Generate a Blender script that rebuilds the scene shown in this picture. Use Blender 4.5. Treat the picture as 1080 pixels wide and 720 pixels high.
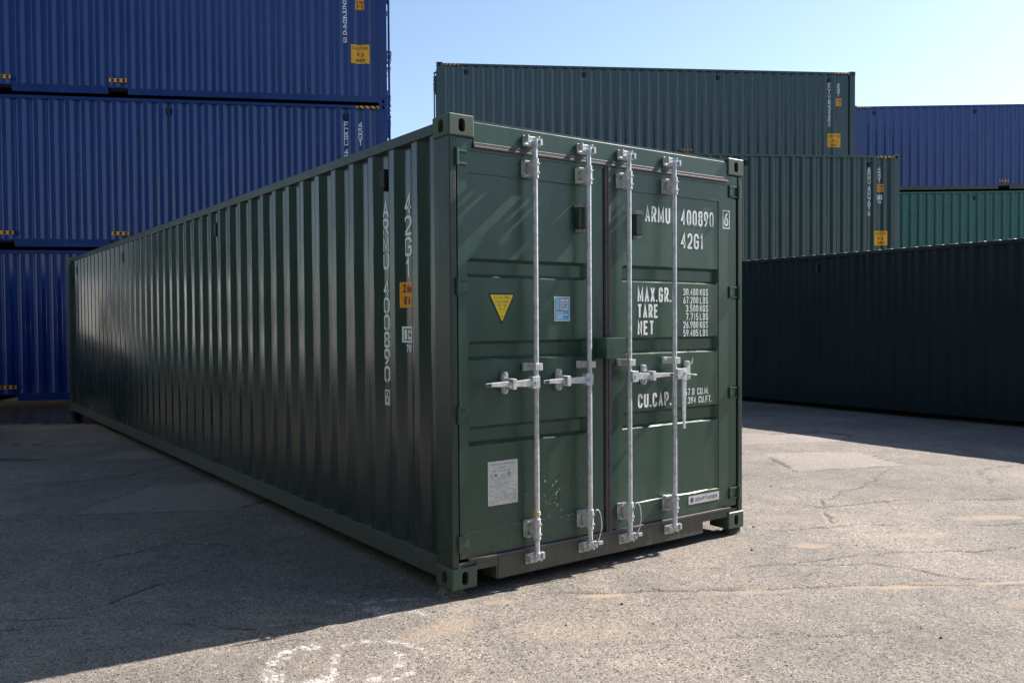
import bpy, bmesh, math, random
import numpy as np
from mathutils import Vector, Matrix
random.seed(7); rng = np.random.default_rng(7)
S = bpy.context.scene
for o in list(bpy.data.objects): bpy.data.objects.remove(o)
C = S.collection
PI = math.pi

# ------------------------------------------------------------------ camera
CAM = Vector((-2.4521, -3.9267, 1.4637)); YAW, PITCH, ROLL = .6296, -.0229, -.0067
cd = bpy.data.cameras.new('camera'); cam = bpy.data.objects.new('camera', cd); C.objects.link(cam)
cd.lens = 902.425/1080*36; cd.sensor_width = 36; cd.clip_start = .05; cd.clip_end = 2000
f = Vector((math.sin(YAW)*math.cos(PITCH), math.cos(YAW)*math.cos(PITCH), math.sin(PITCH)))
r = Vector((math.cos(YAW), -math.sin(YAW), 0)); u = r.cross(f)
r2 = r*math.cos(ROLL)+u*math.sin(ROLL); u2 = -r*math.sin(ROLL)+u*math.cos(ROLL)
M3 = Matrix((r2, u2, -f)).transposed()
cam.matrix_world = Matrix.Translation(CAM) @ M3.to_4x4()
S.camera = cam

# ------------------------------------------------------------------ sky, sun, exposure
SUN_AZ, SUN_EL, SUN_E, SKY_E, EXPO = math.radians(-5.4), math.radians(40.4), 5.0, .075, 1.38
sd = Vector((math.cos(SUN_EL)*math.cos(SUN_AZ), math.cos(SUN_EL)*math.sin(SUN_AZ), math.sin(SUN_EL)))
W = bpy.data.worlds.new('World'); S.world = W; W.use_nodes = True
nt = W.node_tree; nt.nodes.clear()
sky = nt.nodes.new('ShaderNodeTexSky'); sky.sky_type = 'NISHITA'; sky.sun_disc = False
sky.sun_elevation = SUN_EL; sky.sun_rotation = PI/2 - SUN_AZ
sky.air_density = 1.0; sky.dust_density = .75; sky.ozone_density = 1.15; sky.altitude = 50
bg = nt.nodes.new('ShaderNodeBackground'); bg.inputs[1].default_value = SKY_E
wo = nt.nodes.new('ShaderNodeOutputWorld')
nt.links.new(sky.outputs[0], bg.inputs[0]); nt.links.new(bg.outputs[0], wo.inputs[0])
sl = bpy.data.lights.new('sun', 'SUN'); sl.energy = SUN_E; sl.angle = math.radians(.53); sl.color = (1, .925, .835)
so = bpy.data.objects.new('sun', sl); C.objects.link(so); so.location = (20, -5, 30)
so.rotation_euler = (-sd).to_track_quat('-Z', 'Y').to_euler()
S.view_settings.view_transform = 'Standard'; S.view_settings.look = 'None'
S.view_settings.exposure = EXPO; S.view_settings.gamma = 1; S.view_settings.use_curve_mapping = False

# ------------------------------------------------------------------ materials
def mat(name):
    m = bpy.data.materials.new(name); m.use_nodes = True
    n = m.node_tree; b = n.nodes['Principled BSDF']; return m, n, b
def N(n, t, **k):
    x = n.nodes.new(t)
    for a, v in k.items(): setattr(x, a, v)
    return x
def noise(n, scale, detail=4, rough=.55, vec=None, dist=0):
    x = N(n, 'ShaderNodeTexNoise'); x.inputs['Scale'].default_value = scale; x.inputs['Detail'].default_value = detail
    x.inputs['Roughness'].default_value = rough; x.inputs['Distortion'].default_value = dist
    if vec: n.links.new(vec, x.inputs['Vector'])
    return x.outputs['Fac']
def ramp(n, src, a, b, ca=(0,0,0,1), cb=(1,1,1,1)):
    x = N(n, 'ShaderNodeValToRGB'); x.color_ramp.elements[0].position = a; x.color_ramp.elements[1].position = b
    x.color_ramp.elements[0].color = ca; x.color_ramp.elements[1].color = cb
    n.links.new(src, x.inputs[0]); return x.outputs[0]
def mix(n, fac, a, b, mode='MIX'):
    x = N(n, 'ShaderNodeMix', data_type='RGBA', blend_type=mode)
    for s, v in ((0, fac), (6, a), (7, b)):
        if isinstance(v, bpy.types.NodeSocket): n.links.new(v, x.inputs[s])
        elif s == 0: x.inputs[0].default_value = v
        else: x.inputs[s].default_value = (*v, 1) if len(v) == 3 else v
    return x.outputs[2]
def math_(n, op, a, b=0., c=None):
    x = N(n, 'ShaderNodeMath', operation=op)
    for i, v in enumerate((a, b, c)):
        if v is None: continue
        if isinstance(v, bpy.types.NodeSocket): n.links.new(v, x.inputs[i])
        else: x.inputs[i].default_value = v
    return x.outputs[0]
def coords(n, scale=(1,1,1)):
    tc = N(n, 'ShaderNodeTexCoord'); mp = N(n, 'ShaderNodeMapping'); mp.inputs['Scale'].default_value = scale
    n.links.new(tc.outputs['Object'], mp.inputs[0]); return mp.outputs[0]
def bump(n, b, h, st, dist):
    x = N(n, 'ShaderNodeBump'); x.inputs['Strength'].default_value = st; x.inputs['Distance'].default_value = dist
    n.links.new(h, x.inputs['Height']); n.links.new(x.outputs[0], b.inputs['Normal'])

def paint(name, col, rough=.4, dirt=.35, dirtcol=(.10,.085,.07), rust=.0, chips=False, wavy=.3, spec=.5, splash=0., runs=0.):
    m, n, b = mat(name)
    v = coords(n); vs = coords(n, (3, 3, .35))
    big = noise(n, 1.3, 5, .6, v); streak = noise(n, 5, 5, .6, vs); fine = noise(n, 60, 3, .6, v)
    c = mix(n, ramp(n, big, .3, .75), tuple(x*.86 for x in col), tuple(min(1, x*1.12+.002) for x in col))
    dm = math_(n, 'MULTIPLY', ramp(n, streak, .5, .85), dirt)
    c = mix(n, dm, c, dirtcol)
    if splash or runs:
        sz = N(n, 'ShaderNodeSeparateXYZ'); n.links.new(v, sz.inputs[0])
    if splash:   # road dirt thrown up against the lower half metre
        lo_ = math_(n, 'SUBTRACT', 1., math_(n, 'MULTIPLY', sz.outputs[2], 1.5)); lo_ = math_(n, 'MAXIMUM', lo_, 0.)
        sm_ = math_(n, 'MULTIPLY', math_(n, 'MULTIPLY', lo_, lo_), ramp(n, noise(n, 12, 6, .7, v), .35, .7))
        c = mix(n, math_(n, 'MULTIPLY', sm_, splash), c, (.17, .15, .125))
    if runs:     # thin runs of rust and grime
        r_ = noise(n, 1., 4, .7, coords(n, (26, 26, .9))); r_ = ramp(n, r_, .66, .78)
        c = mix(n, math_(n, 'MULTIPLY', r_, runs), c, (.085, .045, .026))
        sc_ = noise(n, 1., 3, .6, coords(n, (7, 7, 60))); sc_ = ramp(n, sc_, .73, .76)
        c = mix(n, math_(n, 'MULTIPLY', sc_, runs*.8), c, (.20, .23, .20))
    if rust:
        rm = math_(n, 'MULTIPLY', ramp(n, math_(n, 'ADD', math_(n, 'MULTIPLY', noise(n, 9, 6, .7, v), .7), math_(n, 'MULTIPLY', fine, .3)), .62-rust*.15, .66-rust*.1), 1.)
        c = mix(n, rm, c, (.11, .045, .022))
    if chips:   # mortar-like splashes of pale paint on the door near the first rod
        sp = N(n, 'ShaderNodeTexVoronoi'); sp.inputs['Scale'].default_value = 38; n.links.new(v, sp.inputs['Vector'])
        se = N(n, 'ShaderNodeSeparateXYZ'); n.links.new(v, se.inputs[0])
        dx = math_(n, 'MULTIPLY', math_(n, 'SUBTRACT', se.outputs[0], .72), 3.6)
        dz = math_(n, 'MULTIPLY', math_(n, 'SUBTRACT', se.outputs[2], .42), 3.4)
        d = math_(n, 'SQRT', math_(n, 'ADD', math_(n, 'MULTIPLY', dx, dx), math_(n, 'MULTIPLY', dz, dz)))
        dens = math_(n, 'MULTIPLY', math_(n, 'SUBTRACT', 1.0, d), .34)
        dens = math_(n, 'ADD', dens, math_(n, 'MULTIPLY', math_(n, 'SUBTRACT', noise(n, 7, 3, .5, v), .52), .4))
        cm = math_(n, 'LESS_THAN', sp.outputs['Distance'], math_(n, 'MAXIMUM', dens, .035))
        cm = math_(n, 'MULTIPLY', cm, math_(n, 'GREATER_THAN', noise(n, 30, 2, .5, v), .5))
        c = mix(n, math_(n, 'MULTIPLY', cm, .8), c, (.42, .45, .40))
    n.links.new(c, b.inputs['Base Color'])
    rr = ramp(n, math_(n, 'ADD', math_(n, 'MULTIPLY', big, .5), math_(n, 'MULTIPLY', streak, .5)), .3, .75, (rough-.07,)*3+(1,), (rough+.16,)*3+(1,))
    n.links.new(rr, b.inputs['Roughness']); b.inputs['Specular IOR Level'].default_value = spec
    h = math_(n, 'ADD', math_(n, 'MULTIPLY', noise(n, 2.2, 3, .5, v), 1.), math_(n, 'MULTIPLY', fine, .02))
    bump(n, b, h, wavy, .02)
    return m
def plain(name, col, rough=.5, metal=0, var=.12, bs=.1, sc=40):
    m, n, b = mat(name); v = coords(n); f_ = noise(n, sc, 4, .6, v)
    c = mix(n, ramp(n, f_, .3, .7), tuple(x*(1-var) for x in col), tuple(min(1, x*(1+var)) for x in col))
    n.links.new(c, b.inputs['Base Color']); b.inputs['Roughness'].default_value = rough; b.inputs['Metallic'].default_value = metal
    bump(n, b, f_, bs, .003); return m

GREEN_SHADED = paint('shade darkened green paint', (.006, .018, .019), .23, .08, (.03,.04,.045), wavy=.05, spec=.9, splash=.4, runs=.10)  # one green with the doors, the long side's shade put into the colour
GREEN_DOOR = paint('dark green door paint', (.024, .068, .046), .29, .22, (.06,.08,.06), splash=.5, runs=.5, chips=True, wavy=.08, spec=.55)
GREEN_FRAME = paint('green frame paint with rust', (.017, .038, .031), .36, .35, splash=.5, runs=.5, rust=.32, wavy=.15)
CASTMAT = paint('green casting paint with rust', (.055, .095, .07), .5, .5, rust=.55, wavy=.1)
SILLMAT = paint('dirty sill paint', (.080, .082, .062), .55, .9, (.17,.14,.11), rust=.25, wavy=.1)
RAILMAT = paint('dusty bottom rail paint', (.060, .066, .060), .5, .9, (.13,.12,.105), rust=.1, wavy=.1)
GREYGREEN = paint('grey green paint', (.014, .040, .037), .20, .10, (.06,.08,.09), wavy=.04, spec=.75, runs=.08)
BLUE = paint('deep blue paint', (.0005, .024, .160), .18, .04, (.02,.04,.12), wavy=.04, spec=.55, runs=.08)
BLUE2 = paint('faded violet blue paint', (.018, .048, .20), .25, .2, (.08,.08,.16), wavy=.03, spec=.6)
TEAL = paint('teal green paint', (.008, .105, .085), .25, .25, (.02,.08,.09), wavy=.03, spec=.6)
GREYOLD = paint('weathered grey paint', (.16, .17, .18), .6, .6, (.25,.23,.2), rust=.4)
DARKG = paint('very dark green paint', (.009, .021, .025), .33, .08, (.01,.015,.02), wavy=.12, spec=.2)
GALV = plain('galvanised steel', (.56, .59, .64), .45, .5, .25, .2, 28)
GALVP = plain('silver painted steel', (.52, .54, .56), .5, .15, .28, .25, 30)
RUBBER = plain('grey violet door gasket', (.085, .075, .085), .6, 0, .3, .3, 30)
BLACK = plain('black hollow', (.006, .006, .006), .8)
RUSTY = plain('rusty casting hollow', (.05, .022, .013), .9, 0, .5, .4, 50)
WHITE = plain('white lettering paint', (.86, .88, .88), .55, 0, .10, .1, 90)
SIDEWHITE = plain('side lettering paint', (.88, .93, .98), .5, 0, .04, .1, 90)
YELLOW = plain('amber sticker film', (.86, .40, .008), .45)
LEMON = plain('yellow warning film', (.85, .60, .004), .45)
ORANGE = plain('orange sticker film', (.80, .33, .018), .5)
INK = plain('black print', (.012, .012, .012), .5)
DULLINK = plain('faded print', (.30, .24, .06), .5)
SKYBLUE = plain('light blue sticker film', (.07, .34, .62), .4)
NAVY = plain('navy print', (.03, .07, .28), .5)
PAPER = plain('white plate enamel', (.62, .62, .59), .5, 0, .12, .2, 25)
GREYINK = plain('grey plate print', (.30, .30, .28), .6)
DARKVENT = plain('dark vent plastic', (.010, .014, .014), .6)
CAPG = plain('grey vent cap', (.22, .24, .21), .6)

# ------------------------------------------------------------------ mesh builder
class MB:
    def __init__(s): s.v = []; s.f = []; s.m = []; s.sm = []
    def add(s, vs, fs, m=0, smooth=False):
        k = len(s.v); s.v += [tuple(v) for v in vs]
        for q in fs: s.f.append([k+i for i in q]); s.m.append(m); s.sm.append(smooth)
    def box(s, x0, x1, y0, y1, z0, z1, m=0):
        vs = [(x, y, z) for z in (z0, z1) for y in (y0, y1) for x in (x0, x1)]
        s.add(vs, [(0,2,3,1), (4,5,7,6), (0,1,5,4), (2,6,7,3), (0,4,6,2), (1,3,7,5)], m)
    def cyl(s, a, b, r0, r1=None, n=14, m=0, caps=True):
        a = Vector(a); b = Vector(b); r1 = r0 if r1 is None else r1
        d = (b-a).normalized(); t = Vector((1,0,0)) if abs(d.x) < .9 else Vector((0,1,0))
        p = d.cross(t).normalized(); q = d.cross(p)
        vs = []
        for c, rr in ((a, r0), (b, r1)):
            for i in range(n):
                w = 2*PI*i/n; vs.append(c + (p*math.cos(w)+q*math.sin(w))*rr)
        s.add(vs, [(i, (i+1) % n, n+(i+1) % n, n+i) for i in range(n)], m, True)
        if caps: s.add(vs, [tuple(range(n))[::-1], tuple(range(n, 2*n))], m)
    def tube(s, pts, rr, n=8, m=0):
        for a, b in zip(pts, pts[1:]): s.cyl(a, b, rr, n=n, m=m)
    def prism(s, poly, y0, y1, m=0):          # polygon in xz, extruded along y
        k = len(poly); vs = [(x, y0, z) for x, z in poly]+[(x, y1, z) for x, z in poly]
        s.add(vs, [tuple(range(k)), tuple(range(k, 2*k))[::-1]]+[(i, k+i, k+(i+1) % k, (i+1) % k) for i in range(k)], m)
    def build(s, name, mats, parent=None, bevel=0, seg=2):
        me = bpy.data.meshes.new(name); me.from_pydata([tuple(v) for v in s.v], [], s.f)
        if not isinstance(mats, (list, tuple)): mats = [mats]
        for m_ in mats: me.materials.append(m_)
        me.polygons.foreach_set('material_index', s.m); me.polygons.foreach_set('use_smooth', s.sm)
        bm = bmesh.new(); bm.from_mesh(me)
        bmesh.ops.recalc_face_normals(bm, faces=bm.faces)
        if bevel:
            ed = [e for e in bm.edges if len(e.link_faces) == 2 and e.calc_face_angle(0) > .5 and not (e.link_faces[0].smooth or e.link_faces[1].smooth)]
            bmesh.ops.bevel(bm, geom=ed, offset=bevel, segments=seg, affect='EDGES', clamp_overlap=True, profile=.5)
        bm.to_mesh(me); bm.free()
        o = bpy.data.objects.new(name, me); C.objects.link(o); o.parent = parent
        return o
def thing(name, label, cat, group=None, loc=(0,0,0), rz=0):
    o = bpy.data.objects.new(name, None); C.objects.link(o); o.location = loc; o.rotation_euler = (0,0,rz)
    o.empty_display_size = .3
    o['label'] = label; o['category'] = cat
    if group: o['group'] = group
    return o

# ------------------------------------------------------------------ stroke lettering
def arc4(p): return p
G = {
 'A': [[(0,0),(.5,1),(1,0)], [(.19,.3),(.81,.3)]],
 'R': [[(0,0),(0,1),(.65,1),(.92,.93),(1,.8),(1,.66),(.92,.54),(.65,.47),(0,.47)], [(.5,.47),(1,0)]],
 'M': [[(0,0),(0,1),(.5,.12),(1,1),(1,0)]],
 'U': [[(0,1),(0,.2),(.12,.05),(.35,0),(.65,0),(.88,.05),(1,.2),(1,1)]],
 'C': [[(1,.75),(1,.82),(.88,.95),(.65,1),(.35,1),(.12,.95),(0,.82),(0,.18),(.12,.05),(.35,0),(.65,0),(.88,.05),(1,.18),(1,.25)]],
 'G': [[(1,.76),(1,.82),(.88,.95),(.65,1),(.35,1),(.12,.95),(0,.82),(0,.18),(.12,.05),(.35,0),(.65,0),(.88,.05),(1,.18),(1,.48),(.55,.48)]],
 '0': [[(.5,0),(.78,.03),(.95,.12),(1,.24),(1,.76),(.95,.88),(.78,.97),(.5,1),(.22,.97),(.05,.88),(0,.76),(0,.24),(.05,.12),(.22,.03),(.5,0),(.6,.0)]],
 'O': None, 
 '1': [[(.2,.8),(.55,1),(.55,0)]],
 '2': [[(0,.78),(.08,.93),(.32,1),(.68,1),(.92,.93),(1,.8),(1,.66),(.9,.5),(0,.06),(0,0),(1,0)]],
 '3': [[(0,.82),(.1,.95),(.35,1),(.68,1),(.92,.94),(1,.82),(1,.66),(.88,.55),(.4,.52)], [(.5,.52),(.88,.48),(1,.36),(1,.18),(.92,.06),(.68,0),(.35,0),(.1,.05),(0,.18)]],
 '4': [[(.76,0),(.76,1),(0,.3),(1,.3)]],
 '5': [[(.95,1),(.06,1),(.02,.55),(.6,.6),(.9,.52),(1,.4),(1,.18),(.9,.05),(.65,0),(.3,0),(.05,.06),(0,.16)]],
 '6': [[(.80,1),(.42,.80),(.10,.52),(0,.36),(0,.18),(.12,.04),(.40,0),(.62,0),(.90,.05),(1,.18),(1,.38),(.90,.52),(.65,.57),(.42,.57),(.16,.50)]],
 '7': [[(0,1),(1,1),(1,.9),(.4,0)]],
 '8': [[(.5,.53),(.85,.6),(.97,.72),(.97,.86),(.85,.97),(.5,1),(.15,.97),(.03,.86),(.03,.72),(.15,.6),(.5,.53),(.6,.54)], [(.5,.53),(.88,.46),(1,.32),(1,.16),(.88,.04),(.5,0),(.12,.04),(0,.16),(0,.32),(.12,.46),(.5,.53),(.6,.52)]],
 '9': [[(.20,0),(.58,.20),(.90,.48),(1,.64),(1,.82),(.88,.96),(.60,1),(.38,1),(.10,.95),(0,.82),(0,.62),(.10,.48),(.35,.43),(.58,.43),(.84,.50)]],
 'B': [[(0,0),(0,1),(.65,1),(.92,.93),(1,.8),(1,.68),(.9,.56),(.65,.52),(.04,.52)], [(.6,.52),(.92,.44),(1,.32),(1,.16),(.9,.05),(.62,0),(.04,0)]],
 'D': [[(0,0),(0,1),(.6,1),(.9,.92),(1,.78),(1,.22),(.9,.08),(.6,0),(0,0),(0,.1)]],
 'X': [[(0,0),(1,1)], [(0,1),(1,0)]], 'T': [[(0,1),(1,1)], [(.5,1),(.5,0)]],
 'E': [[(1,1),(0,1),(0,0),(1,0)], [(0,.52),(.8,.52)]], 'F': [[(1,1),(0,1),(0,0)], [(0,.5),(.8,.5)]],
 'N': [[(0,0),(0,1),(1,0),(1,1)]], 'P': [[(0,0),(0,1),(.65,1),(.92,.93),(1,.8),(1,.62),(.92,.5),(.65,.43),(0,.43)]],
 'K': [[(0,0),(0,1)], [(1,1),(.05,.4)], [(.35,.6),(1,0)]],
 'S': [[(1,.8),(.9,.95),(.65,1),(.35,1),(.1,.94),(0,.82),(0,.7),(.12,.58),(.88,.42),(1,.3),(1,.18),(.9,.06),(.65,0),(.35,0),(.1,.05),(0,.2)]],
 'L': [[(0,1),(0,0),(1,0)]], 'I': [[(.5,0),(.5,1)]], 'H': [[(0,0),(0,1)], [(1,0),(1,1)], [(0,.5),(1,.5)]],
 'V': [[(0,1),(.5,0),(1,1)]], 'Y': [[(0,1),(.5,.45),(1,1)], [(.5,.45),(.5,0)]],
 'm': [[(0,0),(0,.65)], [(0,.55),(.25,.65),(.5,.55),(.5,0)], [(.5,.55),(.75,.65),(1,.55),(1,0)]],
 'i': [[(.5,0),(.5,.6)], [(.5,.8),(.5,.95)]], 'c': [[(1,.52),(.75,.65),(.25,.65),(0,.5),(0,.15),(.25,0),(.75,0),(1,.13)]],
 '.': [[(.5,0),(.5,.05)]], ',': [[(.5,.05),(.3,-.12)]], "'": [[(.5,1),(.5,.75)]], '"': [[(.3,1),(.3,.75)], [(.7,1),(.7,.75)]],
}
G['O'] = G['0']
NARROW = {'M': 1.3, '.': .28, ',': .28, 'I': .3, '1': .62, "'": .35, 'i': .3, ' ': .6}
def stroke(mb, pts, t, put, k, m):
    P = [Vector(p) for p in pts]; n = len(P); L = []; R_ = []
    for i in range(n):
        d0 = (P[i]-P[i-1]).normalized() if i else None
        d1 = (P[i+1]-P[i]).normalized() if i < n-1 else None
        if d0 is None: d = d1; o = Vector((-d.y, d.x))*t/2; base = P[i]-d*t*.25
        elif d1 is None: d = d0; o = Vector((-d.y, d.x))*t/2; base = P[i]+d*t*.25
        else:
            nn = Vector((-d0.y-d1.y, d0.x+d1.x)); nn = nn.normalized() if nn.length > 1e-6 else Vector((-d0.y, d0.x))
            c = max(.45, nn.dot(Vector((-d0.y, d0.x)))); o = nn*t/2/c; base = P[i]
        L.append(base+o); R_.append(base-o)
    off = k*.00012
    vs = [put(p.x, p.y, off) for p in L]+[put(p.x, p.y, off) for p in R_]
    mb.add(vs, [(i, i+1, n+i+1, n+i) for i in range(n-1)], m)
def text(mb, s, x, z, h, w=None, put=None, t=None, m=0, gap=.16, cw=.52, align='L', vertical=False, pitch=None):
    """s starts at x, baseline z; w = total width wanted; put(x, z, lift) gives a 3-D point"""
    t = t or h*.14
    if vertical:
        zz = z
        for ch in s:
            if ch == ' ': zz -= pitch*.55; continue
            zz -= h; ww = (h*cw if w is None else w)
            for k, st in enumerate(G[ch]): stroke(mb, [(x-ww/2+a*ww, zz+b*h) for a, b in st], t, put, k, m)
            zz -= pitch-h
        return zz
    tot = sum(NARROW.get(c, 1)*cw+gap for c in s)-gap
    sc = (w/tot) if w else h
    if align == 'R': x = x-(w or tot*h)
    for ch in s:
        ww = NARROW.get(ch, 1)*cw*sc
        if ch in G:
            i_ = t/2
            for k, st in enumerate(G[ch]):
                stroke(mb, [(x+i_+a*(ww-2*i_) if ww > 2*i_ else x+ww/2, z+i_+b*(h-2*i_)) for a, b in st], t, put, k, m)
        x += ww+gap*sc
def frame_rect(mb, x0, x1, z0, z1, t, put, m=0):
    for q in ((x0, x1, z1-t, z1), (x0, x1, z0, z0+t), (x0, x0+t, z0+t, z1-t), (x1-t, x1, z0+t, z1-t)): rect(mb, *q, put, m)
def rect(mb, x0, x1, z0, z1, put, m=0, lift=0):
    mb.add([put(x0, z0, lift), put(x1, z0, lift), put(x1, z1, lift), put(x0, z1, lift)], [(0,1,2,3)], m)

# ------------------------------------------------------------------ the container
WD, LN = 2.438, 12.192
PITCH_ = .2787
def casting(name, sx, sy, sz, H, mats, parent, hole_scale=1):
    """sx, sy, sz in {0,1}: which corner; outward faces carry an oval hole"""
    D = (.162, .178, .118); c = .006
    x0 = 0 if not sx else WD-D[0]; y0 = 0 if not sy else LN-D[1]; z0 = 0 if not sz else H-D[2]
    mb = MB(); lo = Vector((x0, y0, z0)); hi = lo+Vector(D)
    cen = (lo+hi)/2
    for ax in range(3):
        for side in (0, 1):
            a, b = [i for i in range(3) if i != ax]
            pl = hi[ax] if side else lo[ax]
            ra = (lo[a]+c, hi[a]-c); rb = (lo[b]+c, hi[b]-c)
            out = (side == (sx, sy, sz)[ax])
            def P(pa, pb, pc):
                v = [0,0,0]; v[a] = pa; v[b] = pb; v[ax] = pc; return tuple(v)
            if not out: mb.add([P(ra[0], rb[0], pl), P(ra[1], rb[0], pl), P(ra[1], rb[1], pl), P(ra[0], rb[1], pl)], [(0,1,2,3)])
            else:
                ha, hb = {0: (.026, .036), 1: (.021, .036), 2: (.030, .055)}[ax]    # x face: a=y,b=z ; y face: a=x,b=z ; z: a=x,b=y
                ca, cb = (ra[0]+ra[1])/2, (rb[0]+rb[1])/2; n = 28; ou = []; inn = []; inn2 = []
                for i in range(n):
                    w = 2*PI*i/n; cx, cy = math.cos(w), math.sin(w)
                    e = 3.2; px = ha*math.copysign(abs(cx)**(2/e), cx); py = hb*math.copysign(abs(cy)**(2/e), cy)
                    inn.append(P(ca+px, cb+py, pl)); inn2.append(P(ca+px*.97, cb+py*.97, pl+(-.022 if side else .022)))
                    s_ = min((ra[1]-ca)/abs(cx) if abs(cx) > 1e-6 else 9, (rb[1]-cb)/abs(cy) if abs(cy) > 1e-6 else 9)
                    ou.append(P(ca+cx*s_, cb+cy*s_, pl))
                mb.add(ou+inn, [(i, (i+1) % n, n+(i+1) % n, n+i) for i in range(n)])
                for qa in (0, 1):      # four rectangle corners
                    for qb in (0, 1):
                        cr = P(ra[qa], rb[qb], pl); idx = sorted(range(n), key=lambda i: (Vector(ou[i])-Vector(cr)).length)[:2]
                        mb.add([cr, ou[idx[0]], ou[idx[1]]], [(0,1,2)])
                mb.add(inn+inn2, [(i, (i+1) % n, n+(i+1) % n, n+i) for i in range(n)], 0, True)
                q3 = [P(p[a], p[b], pl+(-.06 if side else .06)) for p in inn2]
                mb.add(inn2+q3, [(i, (i+1) % n, n+(i+1) % n, n+i) for i in range(n)], 1)
                mb.add(q3, [tuple(range(n))], 1)
    # chamfers
    for ax in range(3):
        a, b = [i for i in range(3) if i != ax]
        for sa in (0, 1):
            for sb in (0, 1):
                A = hi[a] if sa else lo[a]; B = hi[b] if sb else lo[b]
                Ai = A-c if sa else A+c; Bi = B-c if sb else B+c
                vs = []
                for e_ in (lo[ax]+c, hi[ax]-c):
                    for pa, pb in ((A, Bi), (Ai, B)):
                        v = [0,0,0]; v[a] = pa; v[b] = pb; v[ax] = e_; vs.append(tuple(v))
                mb.add(vs, [(0,1,3,2)])
    for i in range(8):
        s_ = [(i >> k) & 1 for k in range(3)]
        X = [hi[k] if s_[k] else lo[k] for k in range(3)]; Xi = [X[k]-c if s_[k] else X[k]+c for k in range(3)]
        mb.add([(X[0], Xi[1], Xi[2]), (Xi[0], X[1], Xi[2]), (Xi[0], Xi[1], X[2])], [(0,1,2)])
    me = mb.build(name, mats, parent)
    return me

def depth_at(s, hc=True):
    pr = PROF[hc]; return float(np.interp(s, [q[0] for q in pr], [q[1] for q in pr]))
PROF = {}
def corr_profile(hc):
    """(s, depth) points of the corrugation along the length, depth 0 outer flat, .036 inner flat"""
    pts = [(.178, .004), (.232, .004)]
    def corner(p, q, r_, e=.008):
        p, q, r_ = Vector(p), Vector(q), Vector(r_)
        a = q+(p-q).normalized()*e; b = q+(r_-q).normalized()*e
        return [tuple(a), tuple((a+b)*.25+q*.5), tuple(b)]
    D_ = .046 if hc else .040; raw = [(.178, .004), (.232, .004), (.30, D_)]
    s = .37-.069
    k = 0
    while s+.278 < LN-.2:
        if hc: raw += [(s+.002, .046), (s+.067, .004), (s+.143, .004), (s+.208, .046)]
        else: raw += [(s+.0, .040), (s+.069, .004), (s+.141, .004), (s+.210, .040)]
        s += PITCH_; k += 1
    raw = [q for i, q in enumerate(raw) if i == 0 or q[0]-raw[i-1][0] > .002]
    raw += [(LN-.178, D_)]
    out = [raw[0]]
    for i in range(1, len(raw)-1): out += corner(raw[i-1], raw[i], raw[i+1])
    PROF[bool(hc)] = out+[raw[-1]]; return out+[raw[-1]]
INNER_MID = lambda k: .37-.069 + k*PITCH_ + .210 + (.278-.210+.0)/2   # centre of the k-th inner flat

def side_wall(mb, x, sgn, z0, z1, nz=11, seed=0, hc=False):
    rg = np.random.default_rng(seed); pr = corr_profile(hc); n = len(pr)
    wob = rg.normal(0, .0004, (nz, n//3+3)); zs = np.linspace(z0, z1, nz); vs = []
    for j in range(nz):
        edge = 0 if j in (0, nz-1) else 1
        for i, (s, d) in enumerate(pr):
            w = wob[j, i//3]*edge
            vs.append((x+sgn*(d+w), s, zs[j]))
    fs = [(j*n+i, j*n+i+1, (j+1)*n+i+1, (j+1)*n+i) for j in range(nz-1) for i in range(n-1)]
    mb.add(vs, fs, 0, False)

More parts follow.
